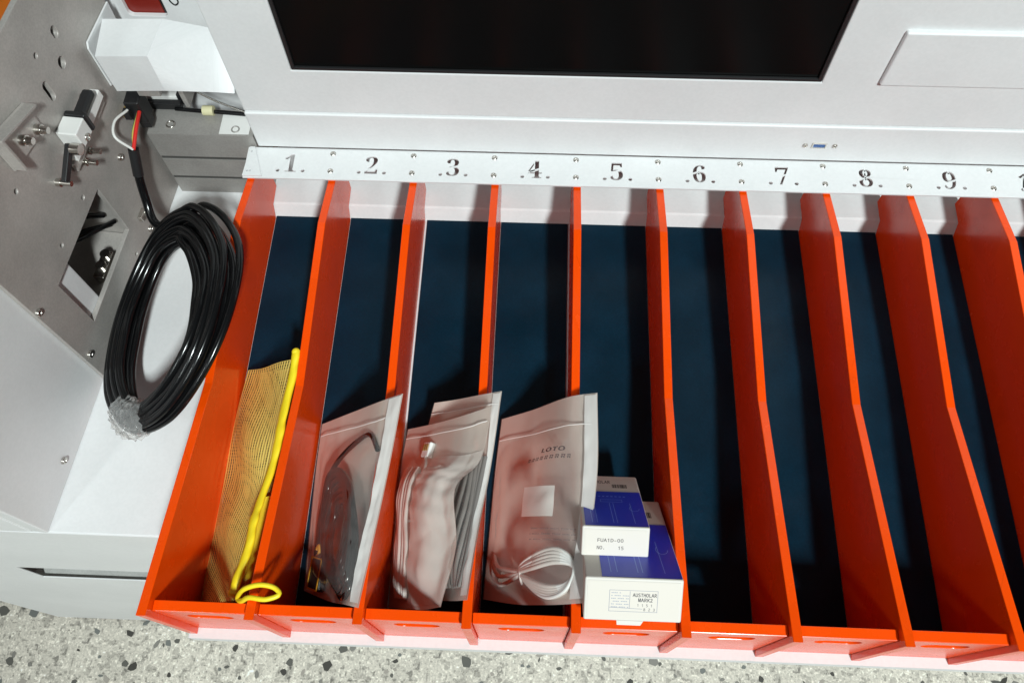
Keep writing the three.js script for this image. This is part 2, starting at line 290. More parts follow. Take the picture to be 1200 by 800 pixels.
// white sheet cover over the carriage
{
  const v = { a: [-0.531, 0.262, -0.607], b: [-0.4646, 0.262, -0.609], c: [-0.4693, 0.262, -0.5546], d: [-0.5255, 0.262, -0.553], e: [-0.527, 0.2052, -0.556], f: [-0.4727, 0.2052, -0.558], g: [-0.4269, 0.235, -0.6252], h: [-0.4246, 0.195, -0.5668], i: [-0.402, 0.187, -0.5725], j: [-0.402, 0.226, -0.632] };
  const tri = []; const q = (a, b, c, d) => tri.push(...v[a], ...v[b], ...v[c], ...v[a], ...v[c], ...v[d]);
  q('d', 'c', 'b', 'a'); q('e', 'f', 'c', 'd');
  const flatG = new THREE.BufferGeometry(); flatG.setAttribute('position', new THREE.BufferAttribute(new Float32Array(tri), 3)); flatG.computeVertexNormals();
  const keys = ['b', 'c', 'f', 'h', 'g', 'i', 'j'], bend = new THREE.BufferGeometry(); bend.setAttribute('position', new THREE.BufferAttribute(new Float32Array(keys.flatMap(k => v[k])), 3)); bend.setIndex([1, 3, 4, 1, 4, 0, 2, 3, 1, 3, 5, 6, 3, 6, 4]); bend.computeVertexNormals();
  let g = mergeGeometries([flatG, bend.toNonIndexed()]);
  // give the sheet its thickness
  const inner = g.clone(), p = inner.attributes.position; for (let i = 0; i < p.count; i++) { p.setXYZ(i, p.getX(i), p.getY(i) - 0.0018, p.getZ(i) - 0.0018); }
  const cv = part('sheet_cover', boxUV(mergeGeometries([g, inner])), M.white, machine, 'bent white sheet cover beside the hood');
  part('cover_flange', ext(shapeOf([[0.0, 0.206], [0.012, 0.2], [0.062, 0.2], [0.066, 0.266], [0.004, 0.268], [0.0, 0.262]]), 0.0022, 0.0004).translate(0, 0, 0.0035).applyMatrix4(plateM), M.white, cv);
  at('screw', socketBolt, M.steel, cv, onPlate(-0.02, 0.249, 0.006), plateQ);
}
// hood: lower and upper front panels, screen, recessed panel, data socket
const HZ = -0.565;
{
  const lower = part('hood_lower_panel', bx(-0.3965, 0.95, 0.1015, 0.1635, HZ - 0.1, HZ + 0.001, 0.0022), M.white, machine);
  const s = shapeOf([[-0.3965, 0.1642], [0.95, 0.1642], [0.95, 0.75], [-0.3965, 0.75]]);
  s.holes.push(holeRect(-0.3235, 0.2565, 0.2325, 0.66));
  const upper = part('hood_upper_panel', ext(s, 0.1, 0.0016).translate(0, 0, HZ - 0.102), M.white, machine);
  part('screen', bx(-0.3255, 0.2585, 0.2305, 0.662, HZ - 0.02, HZ - 0.0055, 0.0003), M.screen, machine, 'black glass screen in the hood');
  const bz = new THREE.Shape([[-0.3228, 0.2332], [0.2558, 0.2332], [0.2558, 0.66], [-0.3228, 0.66]].map(p => new THREE.Vector2(...p))); bz.holes.push(holeRect(-0.3186, 0.2512, 0.2372, 0.656));
  part('screen_bezel', ext(bz, 0.0035, 0.0008).translate(0, 0, HZ - 0.0054), M.black, machine);
  part('raised_panel', bx(0.3165, 0.62, 0.235, 0.31, HZ - 0.01, HZ + 0.0035, 0.0022), M.white, upper);
  // data socket with two screws
  const u = part('data_socket', mergeGeometries([bx(0.2765, 0.2935, 0.1265, 0.1279, HZ + 0.0005, HZ + 0.0024, 0), bx(0.2765, 0.2935, 0.1341, 0.1355, HZ + 0.0005, HZ + 0.0024, 0), bx(0.2765, 0.2779, 0.1279, 0.1341, HZ + 0.0005, HZ + 0.0024, 0), bx(0.2921, 0.2935, 0.1279, 0.1341, HZ + 0.0005, HZ + 0.0024, 0)]), M.steel, machine, 'blue data socket in the hood');
  part('socket_tongue', bx(0.2782, 0.2918, 0.1282, 0.1338, HZ + 0.0006, HZ + 0.0016, 0), M.usb, u);
  const q0 = new THREE.Quaternion();
  for (const x of [0.2685, 0.3035]) at('screw', socketBolt.clone().scale(0.7, 0.7, 0.7), M.steel, u, V(x, 0.131, HZ + 0.001), q0);
}
// number plate with cut digits
const font = await new FontLoader().loadAsync('fonts/droid/droid_serif_bold.typeface.json');
{
  const s = shapeOf([[-0.4085, 0.518], [0.95, 0.518], [0.95, 0.5638], [-0.4085, 0.5638]]);       // (x, -z)
  const islands = [], H = 0.026;
  for (let k = 0; k < 10; k++) {
    const shapes = font.generateShapes(k === 9 ? '10' : String(k + 1), H * 1.36);
    let x0 = 9, x1 = -9, y0 = 9, y1 = -9; for (const sh of shapes) for (const p of sh.getPoints(6)) { x0 = Math.min(x0, p.x); x1 = Math.max(x1, p.x); y0 = Math.min(y0, p.y); y1 = Math.max(y1, p.y); }
    const cx = -0.3525 + 0.1 * k - (x0 + x1) / 2, f = H / (y1 - y0), place = p => new THREE.Vector2((p.x - (x0 + x1) / 2) * f * 0.9 - 0.3525 + 0.1 * k, 0.528 + (p.y - y0) * f);
    for (const sh of shapes) {
      s.holes.push(new THREE.Path(sh.getPoints(8).map(place)));
      for (const h of sh.holes) { const pts = h.getPoints(8).map(place), is = new THREE.Shape(pts); let my = -9, mx = 0; for (const p of pts) { my = Math.max(my, p.y); mx += p.x / pts.length; } islands.push(is, shapeOf([[mx - 0.0008, my - 0.002], [mx + 0.0008, my - 0.002], [mx + 0.0008, my + 0.008], [mx - 0.0008, my + 0.008]])); }
      // stencil bridge across the stroke
      let my = 0; const pp = sh.getPoints(6).map(place); let a = 9, b = -9, c = 9, d = -9; for (const p of pp) { a = Math.min(a, p.x); b = Math.max(b, p.x); c = Math.min(c, p.y); d = Math.max(d, p.y); }
    }
    if (k && k < 9) { const mx = -0.3525 + 0.1 * k, my = 0.528 + H * [0, 0.3, 0.5, 0.45, 0.52, 0.62, 0.5, 0.5, 0.4][k], w = 0.0009; islands.push(shapeOf([[mx - 0.0105, my - 0.004 - w], [mx + 0.0105, my + 0.004 - w], [mx + 0.0105, my + 0.004 + w], [mx - 0.0105, my - 0.004 + w]])); }
    for (const dx of [-0.0155, 0.0155]) s.holes.push(holeCircle(-0.3517 + 0.1 * k + dx, 0.5298, 0.0023));
  }
  const flat = (sh, d, b) => ext(sh, d, b, 10).rotateX(-Math.PI / 2);
  const np = part('number_plate', flat(s, 0.0025, 0.0003).translate(0, 0.0985, 0), M.white, machine, 'white plate with cut stencil digits 1 to 9');
  if (islands.length) part('digit_centre', mergeGeometries(islands.map(i => flat(i, 0.002, 0)).map(g => g.translate(0, 0.0988, 0))), M.white, np);
  const head = mergeGeometries([new THREE.LatheGeometry([[0.0013, 0.0006], [0.0013, 0.0014], [0.0024, 0.0014], [0.0036, 0.0003], [0.0037, 0]].map(([x, y]) => new THREE.Vector2(x, y)), 18).toNonIndexed(), new THREE.CircleGeometry(0.0014, 10).rotateX(-Math.PI / 2).translate(0, 0.0006, 0).toNonIndexed()]);
  for (let k = 1; k < 11; k++) for (const z of [-0.5565, -0.5305]) at('screw', head, M.steel, np, V(-0.4 + 0.1 * k - 0.002, 0.101, z));
  const gs = shapeOf([[-0.4085, 0.519], [-0.3845, 0.519], [-0.3995, 0.5625], [-0.4055, 0.5625]]); for (const [x, y] of [[-0.4025, 0.5555], [-0.4, 0.5265], [-0.4035, 0.5262]]) gs.holes.push(holeCircle(x, y, 0.0012));
  part('end_gusset', flat(gs, 0.0025, 0.0003).translate(0, 0.1013, 0), M.white, np);
}
// white bed under the bins: shelf, riser and tread
{
  const pts = [[-0.0045, -0.0225], [0.575, -0.0225], [0.64, -0.0225], [0.64, 0.0165], [0.5415, 0.0155], [0.5385, 0.0145], [0.5315, -0.002], [-0.0045, -0.002]];
  part('bin_bed', alongX(ext(shapeOf(pts), 1.36, 0.0012), -0.4055), M.white, machine, 'white bed under the orange bins');
}

// ---------------------------------------------------------------- orange bins
const bins = thing('bin_tray', 'glossy orange tray of ten long bins lined with dark mats', 'bin tray', [0.1, -0.002, -0.27]);
{
  const pts = [[0, -0.0018], [0.5275, -0.0018], [0.5365, 0.0165], [0.565, 0.0185], [0.565, 0.0935], [0.519, 0.0955], [0.4505, 0.1097], [0.249, 0.095], [0.0, 0.1386]];
  const sh = shapeOf(pts), dg = ext(sh, 0.009, 0.0007);
  const w = shapeOf([[0.0052, 0], [0.0948, 0], [0.0948, 0.128], [0.0052, 0.128]]); w.holes.push(holeSlot(0.05, 0.098, 0.044, 0.022));
  const wg = ext(w, 0.01, 0.0006);
  for (let k = 0; k <= 10; k++) {
    const x = -0.4 + 0.1 * k;
    { const g = dg.clone(), uv = g.attributes.uv; for (let i = 0; i < uv.count; i++) uv.setXY(i, uv.getX(i) + k * 0.173, uv.getY(i) + k * 0.097); part('divider', alongX(g, x - 0.0045), M.orange, bins); }
    if (k < 10) {
      part('front_wall', wg.clone().translate(x, -0.0018, -0.0162), M.orange, bins);
      const a = k === 2 || k === 3 ? 0.0014 : 0;
      part('floor_mat', bx(x + 0.0052 + (k === 2 ? 0.0016 : 0), x + 0.0948 - (k === 3 ? 0.0016 : 0), -0.0017, 0.0003, -0.5295, -0.0168, 0.0003), M.mat, bins);
    }
  }
}

// ---------------------------------------------------------------- soft surfaces through a grid of points
function surface(grid) {                                        // rows front to back, columns left to right
  const cr = (a, b, c, d, t) => { const t2 = t * t, t3 = t2 * t; return 0.5 * (2 * b + (c - a) * t + (2 * a - 5 * b + 4 * c - d) * t2 + (3 * b - a - 3 * c + d) * t3); };
  const line = (ps, t) => { const n = ps.length - 1, x = Math.min(n - 1e-9, Math.max(0, t * n)), i = Math.floor(x), f = x - i, g = k => ps[Math.max(0, Math.min(n, k))];
    const A = i > 0 ? g(i - 1) : g(0).map((q, j) => 2 * q - g(1)[j]), D = i + 2 <= n ? g(i + 2) : g(n).map((q, j) => 2 * q - g(n - 1)[j]); return [0, 1, 2].map(j => cr(A[j], g(i)[j], g(i + 1)[j], D[j], f)); };
  const P = (u, v) => V(...line(grid.map(r => line(r, u)), v));
  const N = (u, v) => { const e = 0.01, a = P(Math.min(1, u + e), v).sub(P(Math.max(0, u - e), v)), b = P(u, Math.min(1, v + e)).sub(P(u, Math.max(0, v - e))); return a.cross(b).normalize(); };
  return { P, N, at: (u, v, o = 0) => P(u, v).addScaledVector(N(u, v), o) };
}
function sheet(S, u0, u1, v0, v1, off, nu, nv) {
  const pos = [], uv = [], idx = [];
  for (let j = 0; j <= nv; j++) for (let i = 0; i <= nu; i++) { const a = i / nu, b = j / nv, u = u0 + (u1 - u0) * a, v = v0 + (v1 - v0) * b, p = S.at(u, v, typeof off === 'function' ? off(u, v) : off); pos.push(p.x, p.y, p.z); uv.push(a, b); }
  for (let j = 0; j < nv; j++) for (let i = 0; i < nu; i++) { const k = j * (nu + 1) + i; idx.push(k, k + 1, k + nu + 2, k, k + nu + 2, k + nu + 1); }
  const g = new THREE.BufferGeometry(); g.setAttribute('position', new THREE.Float32BufferAttribute(pos, 3)); g.setAttribute('uv', new THREE.Float32BufferAttribute(uv, 2)); g.setIndex(idx); g.computeVertexNormals(); return g;
}
const flipped = g => { const i = g.index.array; for (let k = 0; k < i.length; k += 3) { const t = i[k]; i[k] = i[k + 1]; i[k + 1] = t; } g.computeVertexNormals(); return g; };
const belly = (u, v, b) => { const e = t => Math.min(1, Math.max(0, t)), s = t => t * t * (3 - 2 * t); return b * s(e(u / 0.25)) * s(e((0.86 - u) / 0.3)) * s(e(v / 0.16)) * s(e((0.86 - v) / 0.22)); };
const crease = (u, v, s, a) => a * ((fbm((u * 0.7 + v * 0.35 + 0.13) % 1, (v * 0.8 + 0.2) % 1, 5, s, 3) - 0.45) + 0.55 * Math.abs(vnoise(u * 9 + v * 3, v * 6 - u * 2, 64, s + 7) - 0.5));
function bag(name, label, grid, swell, s) {
  const S = surface(grid), base = S.P(0.5, 0.4); const t = thing(name, label, 'plastic bag', [base.x, 0, base.z], 'clear bags standing in the bins');
  const edge = (u, v) => Math.min(1, 8 * Math.min(u, v, 1 - v, 1 - u));
  const up = (u, v) => 0.0007 + belly(u, v, swell) + (crease(u, v, s, 0.0045) + 0.0012 * Math.abs(vnoise(u * 14 + v * 5, v * 9 - u * 4, 64, s + 3) - 0.5) + 0.00025 * Math.sin(v * 60 + 6 * vnoise(u * 4, v * 4, 64, s))) * edge(u, v) + 0.0008 * edge(u, v);
  const dn = (u, v) => -0.0004 - belly(u, v, swell * 0.5) - 0.001 * edge(u, v);
  part('front_film', sheet(S, 0, 1, 0, 1, up, 64, 96), M.film, t);
  part('back_film', flipped(sheet(S, 0, 1, 0, 1, dn, 24, 36)), M.milky, t);
  return { S, t, up };
}

const GRID_BLACK = [
  [[-0.2863, 0.0060, -0.0476], [-0.2490, 0.0500, -0.0318], [-0.2155, 0.1270, -0.0185], [-0.1980, 0.1500, -0.0130]],
  [[-0.2893, 0.0060, -0.1139], [-0.2474, 0.0600, -0.0959], [-0.2110, 0.1250, -0.0775], [-0.1929, 0.1400, -0.0748]],
  [[-0.2922, 0.0060, -0.1825], [-0.2473, 0.0600, -0.1659], [-0.2070, 0.1140, -0.1520], [-0.1875, 0.1260, -0.1535]],
  [[-0.2923, 0.0080, -0.2367], [-0.2501, 0.0550, -0.2344], [-0.2080, 0.1040, -0.2310], [-0.1822, 0.1200, -0.2345]]];
const GRID_REAR = [
  [[-0.1805, 0.0060, -0.0445], [-0.1489, 0.0400, -0.0380], [-0.1165, 0.1180, -0.0270], [-0.1000, 0.1480, -0.0240]],
  [[-0.1781, 0.0060, -0.1181], [-0.1439, 0.0400, -0.1097], [-0.1080, 0.1200, -0.0940], [-0.0935, 0.1400, -0.0905]],
  [[-0.1745, 0.0100, -0.1906], [-0.1363, 0.0500, -0.1797], [-0.1005, 0.1160, -0.1620], [-0.0855, 0.1250, -0.1590]],
  [[-0.1570, 0.0500, -0.2520], [-0.1302, 0.0700, -0.2492], [-0.0995, 0.1060, -0.2420], [-0.0786, 0.1200, -0.2410]]];
const GRID_FRONT = [
  [[-0.1923, 0.0120, -0.0326], [-0.1688, 0.0500, -0.0273], [-0.1444, 0.0950, -0.0212], [-0.1265, 0.1200, -0.0208]],
  [[-0.1942, 0.0120, -0.0974], [-0.1644, 0.0600, -0.0884], [-0.1362, 0.1000, -0.0811], [-0.1155, 0.1250, -0.0767]],
  [[-0.1947, 0.0120, -0.1496], [-0.1663, 0.0600, -0.1398], [-0.1397, 0.1050, -0.1314], [-0.1197, 0.1300, -0.1314]],
  [[-0.1934, 0.0140, -0.1887], [-0.1577, 0.0650, -0.1743], [-0.1210, 0.1150, -0.1603], [-0.0959, 0.1350, -0.1612]],
  [[-0.1890, 0.0180, -0.2306], [-0.1523, 0.0650, -0.2222], [-0.1163, 0.1100, -0.2167], [-0.0870, 0.1320, -0.2198]]];
const GRID_LARGE = [
  [[-0.0924, 0.0080, -0.0458], [-0.0561, 0.0500, -0.0358], [-0.0220, 0.1180, -0.0270], [0.0055, 0.1540, -0.0245]],
  [[-0.0894, 0.0080, -0.1115], [-0.0523, 0.0550, -0.1008], [-0.0150, 0.1210, -0.0875], [0.0125, 0.1430, -0.0855]],
  [[-0.0863, 0.0080, -0.1844], [-0.0474, 0.0550, -0.1738], [-0.0100, 0.1140, -0.1615], [0.0205, 0.1330, -0.1575]],
  [[-0.0814, 0.0100, -0.2499], [-0.0449, 0.0500, -0.2478], [-0.0086, 0.1020, -0.2437], [0.0213, 0.1220, -0.2418]]];
const GRID_MESH = [
  [[-0.3930, 0.0060, -0.0319], [-0.3641, 0.0500, -0.0249], [-0.3303, 0.0950, -0.0221]],
  [[-0.3935, 0.0060, -0.0725], [-0.3590, 0.0550, -0.0628], [-0.3266, 0.1000, -0.0573]],
  [[-0.3949, 0.0060, -0.1195], [-0.3553, 0.0600, -0.1099], [-0.3257, 0.0920, -0.1076]],
  [[-0.3934, 0.0060, -0.1737], [-0.3517, 0.0600, -0.1621], [-0.3166, 0.0880, -0.1587]],
  [[-0.3927, 0.0060, -0.2413], [-0.3521, 0.0550, -0.2216], [-0.3151, 0.0880, -0.2119]],
  [[-0.3887, 0.0100, -0.3011], [-0.3476, 0.0550, -0.2884], [-0.3095, 0.0900, -0.2827]]];

// bag with the black cable
{
  const B = bag('clear_bag', 'clear bag with a black cable inside, second bin from the left', GRID_BLACK, 0.009, 11);
  part('seal_strip', sheet(B.S, 0.80, 1, 0.02, 0.99, (u, v) => B.up(u, v) + 0.0006, 8, 40), M.seal, B.t);
  part('zip_line', tube(Array.from({ length: 12 }, (_, i) => { const u = 0.03 + 0.76 * i / 11; return B.S.at(u, 0.90, B.up(u, 0.9) + 0.0004); }), 0.0006, 30), M.seal, B.t);
  const b = B.S.P(0.4, 0.35), c = thing('black_cable', 'coiled black cable with plug inside a clear bag', 'cable', [b.x, 0, b.z]);
  const on = (u, v, o = 0.004) => B.S.at(u, v, Math.max(0.0005, B.up(u, v) - 0.0042 + (o - 0.0055) * 0.3));
  for (let k = 0; k < 7; k++) part('cable_loop', tube(Array.from({ length: 22 }, (_, i) => { const a = i / 22 * Math.PI * 2; return on(0.46 + (0.11 + 0.026 * k) * Math.cos(a + 0.1 * k), 0.35 + (0.16 + 0.026 * k) * Math.sin(a), 0.004 + 0.0016 * (k % 3) + 0.001 * Math.sin(3 * a + k)); }), 0.0034, 80, true), M.cable, c);
  part('cable_tail', tube([on(0.16, 0.18), on(0.16, 0.45, 0.006), on(0.28, 0.68, 0.006), on(0.48, 0.83, 0.005), on(0.6, 0.84, 0.005), on(0.72, 0.76, 0.004)], 0.0028, 60), M.cable, c);
  const ax = B.S.P(0.3, 0.15).sub(B.S.P(0.08, 0.15)).normalize(), nz = B.S.N(0.18, 0.15), ay = nz.clone().cross(ax).normalize(), mat = new THREE.Matrix4().makeBasis(ax, ay, nz).setPosition(on(0.2, 0.12, 0.003));
  const pl = part('plug', new RoundedBoxGeometry(0.026, 0.034, 0.009, 2, 0.002).applyMatrix4(mat), M.black, c);
  const fr = new THREE.Shape([[-0.0128, -0.0168], [0.0128, -0.0168], [0.0128, 0.0168], [-0.0128, 0.0168]].map(p => new THREE.Vector2(...p))); fr.holes.push(holeRect(-0.0113, 0.0113, -0.0153, 0.0153));
  part('plug_rim', ext(fr, 0.0008, 0).translate(0, 0, 0.0048).applyMatrix4(mat), M.amber, pl);
  for (const x of [-0.0085, 0.0085]) part('plug_lug', new THREE.TorusGeometry(0.0042, 0.0022, 8, 18).scale(0.8, 1.3, 1).translate(x, 0.022, 0.001).applyMatrix4(mat), M.amber, pl);
}
// two bags in the third bin
{
  const R = bag('clear_bag', 'clear bag lying behind another bag in the third bin', GRID_REAR, 0.008, 31);
  part('seal_strip', sheet(R.S, 0.86, 1, 0.02, 0.99, (u, v) => R.up(u, v) + 0.0006, 8, 40), M.seal, R.t);
  part('zip_line', tube(Array.from({ length: 12 }, (_, i) => { const u = 0.02 + 0.96 * i / 11; return R.S.at(u, 0.94, R.up(u, 0.94) + 0.0004); }), 0.0006, 30), M.seal, R.t);
  { const b = R.S.P(0.75, 0.3), c = thing('grey_cable', 'grey cable bundle inside the rear bag of the third bin', 'cable', [b.x, 0, b.z]);
    for (let k = 0; k < 6; k++) { const u = 0.56 + 0.05 * k; part('cable_strand', tube([0.06, 0.15, 0.3, 0.45, 0.6, 0.7].map((v, i) => R.S.at(u + 0.02 * Math.sin(i * 1.7 + k), v, Math.max(0.0006, R.up(u, v) - 0.004))), 0.0029, 40), M.greyCable, c); } }
  const F = bag('clear_bag', 'clear bag with white insert and tied white cable, front of the third bin', GRID_FRONT, 0.011, 47);
  part('zip_line', tube(Array.from({ length: 12 }, (_, i) => { const u = 0.02 + 0.96 * i / 11; return F.S.at(u, 0.93, F.up(u, 0.93) + 0.0004); }), 0.0006, 30), M.seal, F.t);
  part('paper_insert', sheet(F.S, 0.42, 0.985, 0.015, 0.8, (u, v) => F.up(u, v) - 0.0014 + 0.0004 * Math.sin(v * 70 + u * 7) * Math.min(1, (1 - u) * 6), 24, 90), M.insert, F.t, 'white translucent insert sheet');
  const b = F.S.P(0.2, 0.3), c = thing('white_cable', 'flat bundle of white cable tied in the middle, inside the front bag', 'cable', [b.x, 0, b.z], 'white cables in bags');
  for (let k = 0; k < 6; k++) { const u = 0.1 + 0.045 * k; part('cable_strand', tube([0.04, 0.1, 0.25, 0.36, 0.48, 0.6, 0.72].map((v, i) => F.S.at(0.24 + (u - 0.225) * [0.7, 1, 1.05, 0.8, 1, 0.95, 0.85][i], v, Math.max(0.0005, F.up(0.24 + (u - 0.225) * 0.9, v) - 0.0034) + 0.0004 * (k % 2))), 0.0024, 40), M.wireWhite, c); }
  part('cable_tie', tube([0.13, 0.17, 0.24, 0.3, 0.34].map((u, i) => F.S.at(u, 0.37, [0.001, 0.0045, 0.006, 0.005, 0.001][i])), 0.0015, 20), M.plasticWhite, c);
  const nz = F.S.N(0.4, 0.85), ax = F.S.P(0.5, 0.85).sub(F.S.P(0.3, 0.85)).normalize(), ay = nz.clone().cross(ax).normalize(), mt = new THREE.Matrix4().makeBasis(ax, ay, nz).setPosition(F.S.at(0.33, 0.84, 0.002));
  const pl = part('plug', new RoundedBoxGeometry(0.015, 0.017, 0.007, 2, 0.0015).applyMatrix4(mt), M.plasticWhite, c);
  for (const x of [-0.004, 0, 0.004]) part('contact', new THREE.BoxGeometry(0.0018, 0.007, 0.0012).translate(x, 0.002, 0.0038).applyMatrix4(mt), M.brass, pl);
  part('cable_tail', tube([F.S.at(0.3, 0.72, 0.004), F.S.at(0.36, 0.66, 0.004), F.S.at(0.36, 0.74, 0.004), F.S.at(0.34, 0.8, 0.004)], 0.0018, 24), M.wireWhite, c);
}
// large printed bag in the fourth bin
{
  const B = bag('clear_bag', 'large clear bag with printed text and a square label, fourth bin', GRID_LARGE, 0.012, 71);
  part('zip_line', tube(Array.from({ length: 12 }, (_, i) => { const u = 0.02 + 0.92 * i / 11; return B.S.at(u, 0.86, B.up(u, 0.86) + 0.0004); }), 0.0006, 30), M.seal, B.t);
  part('seal_strip', sheet(B.S, 0.86, 1, 0.02, 0.99, (u, v) => B.up(u, v) + 0.0006, 8, 40), M.seal, B.t);
  part('square_label', sheet(B.S, 0.42, 0.66, 0.43, 0.57, (u, v) => B.up(u, v) + 0.0008, 8, 8), std({ color: lin(0.74, 0.69, 0.64), roughness: 0.55, side: THREE.DoubleSide }), B.t, 'small white square label');
  const at1 = canvasTex(512, 512, (c, w, h) => {
    c.fillStyle = '#000'; c.fillRect(0, 0, w, h); c.fillStyle = '#fff'; c.textAlign = 'center'; c.font = 'bold 86px sans-serif'; c.fillText('LOTO', w * 0.55, h * 0.24);
    for (let r = 0; r < 2; r++) for (let i = 0; i < 9; i++) { const x = 60 + i * 44, y = 200 + r * 30 - i * 4; c.fillRect(x, y, 30, 8); c.fillRect(x + 4, y + 10, 8, 14); c.fillRect(x + 20, y + 8, 8, 16); }
  }, false);
  part('print', sheet(B.S, 0.36, 0.8, 0.6, 0.78, (u, v) => B.up(u, v) + 0.0007, 14, 8), std({ color: lin(0.16, 0.13, 0.13), roughness: 0.6, alphaMap: at1, transparent: true, side: THREE.DoubleSide }), B.t);
  const at2 = canvasTex(512, 128, (c, w, h) => { c.fillStyle = '#000'; c.fillRect(0, 0, w, h); c.fillStyle = '#888'; for (let r = 0; r < 3; r++) for (let i = 0; i < 30; i++) if ((i * 7 + r * 5) % 6) c.fillRect(10 + i * 16, 18 + r * 36, 11, 9); }, false);
  part('print', sheet(B.S, 0.5, 0.86, 0.30, 0.39, (u, v) => B.up(u, v) + 0.0007, 14, 6), std({ color: lin(0.2, 0.17, 0.17), roughness: 0.6, alphaMap: at2, transparent: true, side: THREE.DoubleSide }), B.t);
  const b = B.S.P(0.6, 0.13), c = thing('white_cable', 'looped white cable bound with a tie at the bottom of the large bag', 'cable', [b.x, 0, b.z], 'white cables in bags');
  const on = (u, v, o) => B.S.at(u, v, Math.max(0.0008, B.up(u, v) - 0.0034) + (o - 0.006) * 0.25);
  for (let k = 0; k < 5; k++) part('cable_loop', tube([on(0.42, 0.155 + 0.004 * k, 0.006), on(0.55, 0.185 + 0.016 * k, 0.007 + 0.0015 * (k % 3)), on(0.7, 0.215 + 0.016 * k, 0.008), on(0.83, 0.20 + 0.006 * k, 0.006), on(0.87, 0.15, 0.005 + 0.001 * k), on(0.8, 0.105 - 0.008 * k, 0.006), on(0.66, 0.09 - 0.013 * k, 0.007), on(0.52, 0.12 - 0.012 * k, 0.006)], 0.0024, 70, true), M.wireWhite, c);
  for (let k = 0; k < 3; k++) part('cable_strand', tube([on(0.42, 0.15 + 0.006 * k, 0.005), on(0.3, 0.11 + 0.03 * k, 0.004), on(0.18, 0.09 + 0.045 * k, 0.003), on(0.09, 0.13 + 0.05 * k, 0.002), on(0.07, 0.2 + 0.02 * k, 0.002)], 0.0022, 40), M.wireWhite, c);
  part('cable_tie', tube(Array.from({ length: 10 }, (_, i) => { const a = i / 10 * Math.PI * 2; return on(0.425 + 0.012 * Math.cos(a), 0.155 + 0.055 * Math.sin(a), 0.007 + 0.006 * Math.cos(a)); }), 0.0013, 40, true), M.plasticWhite, c);
}

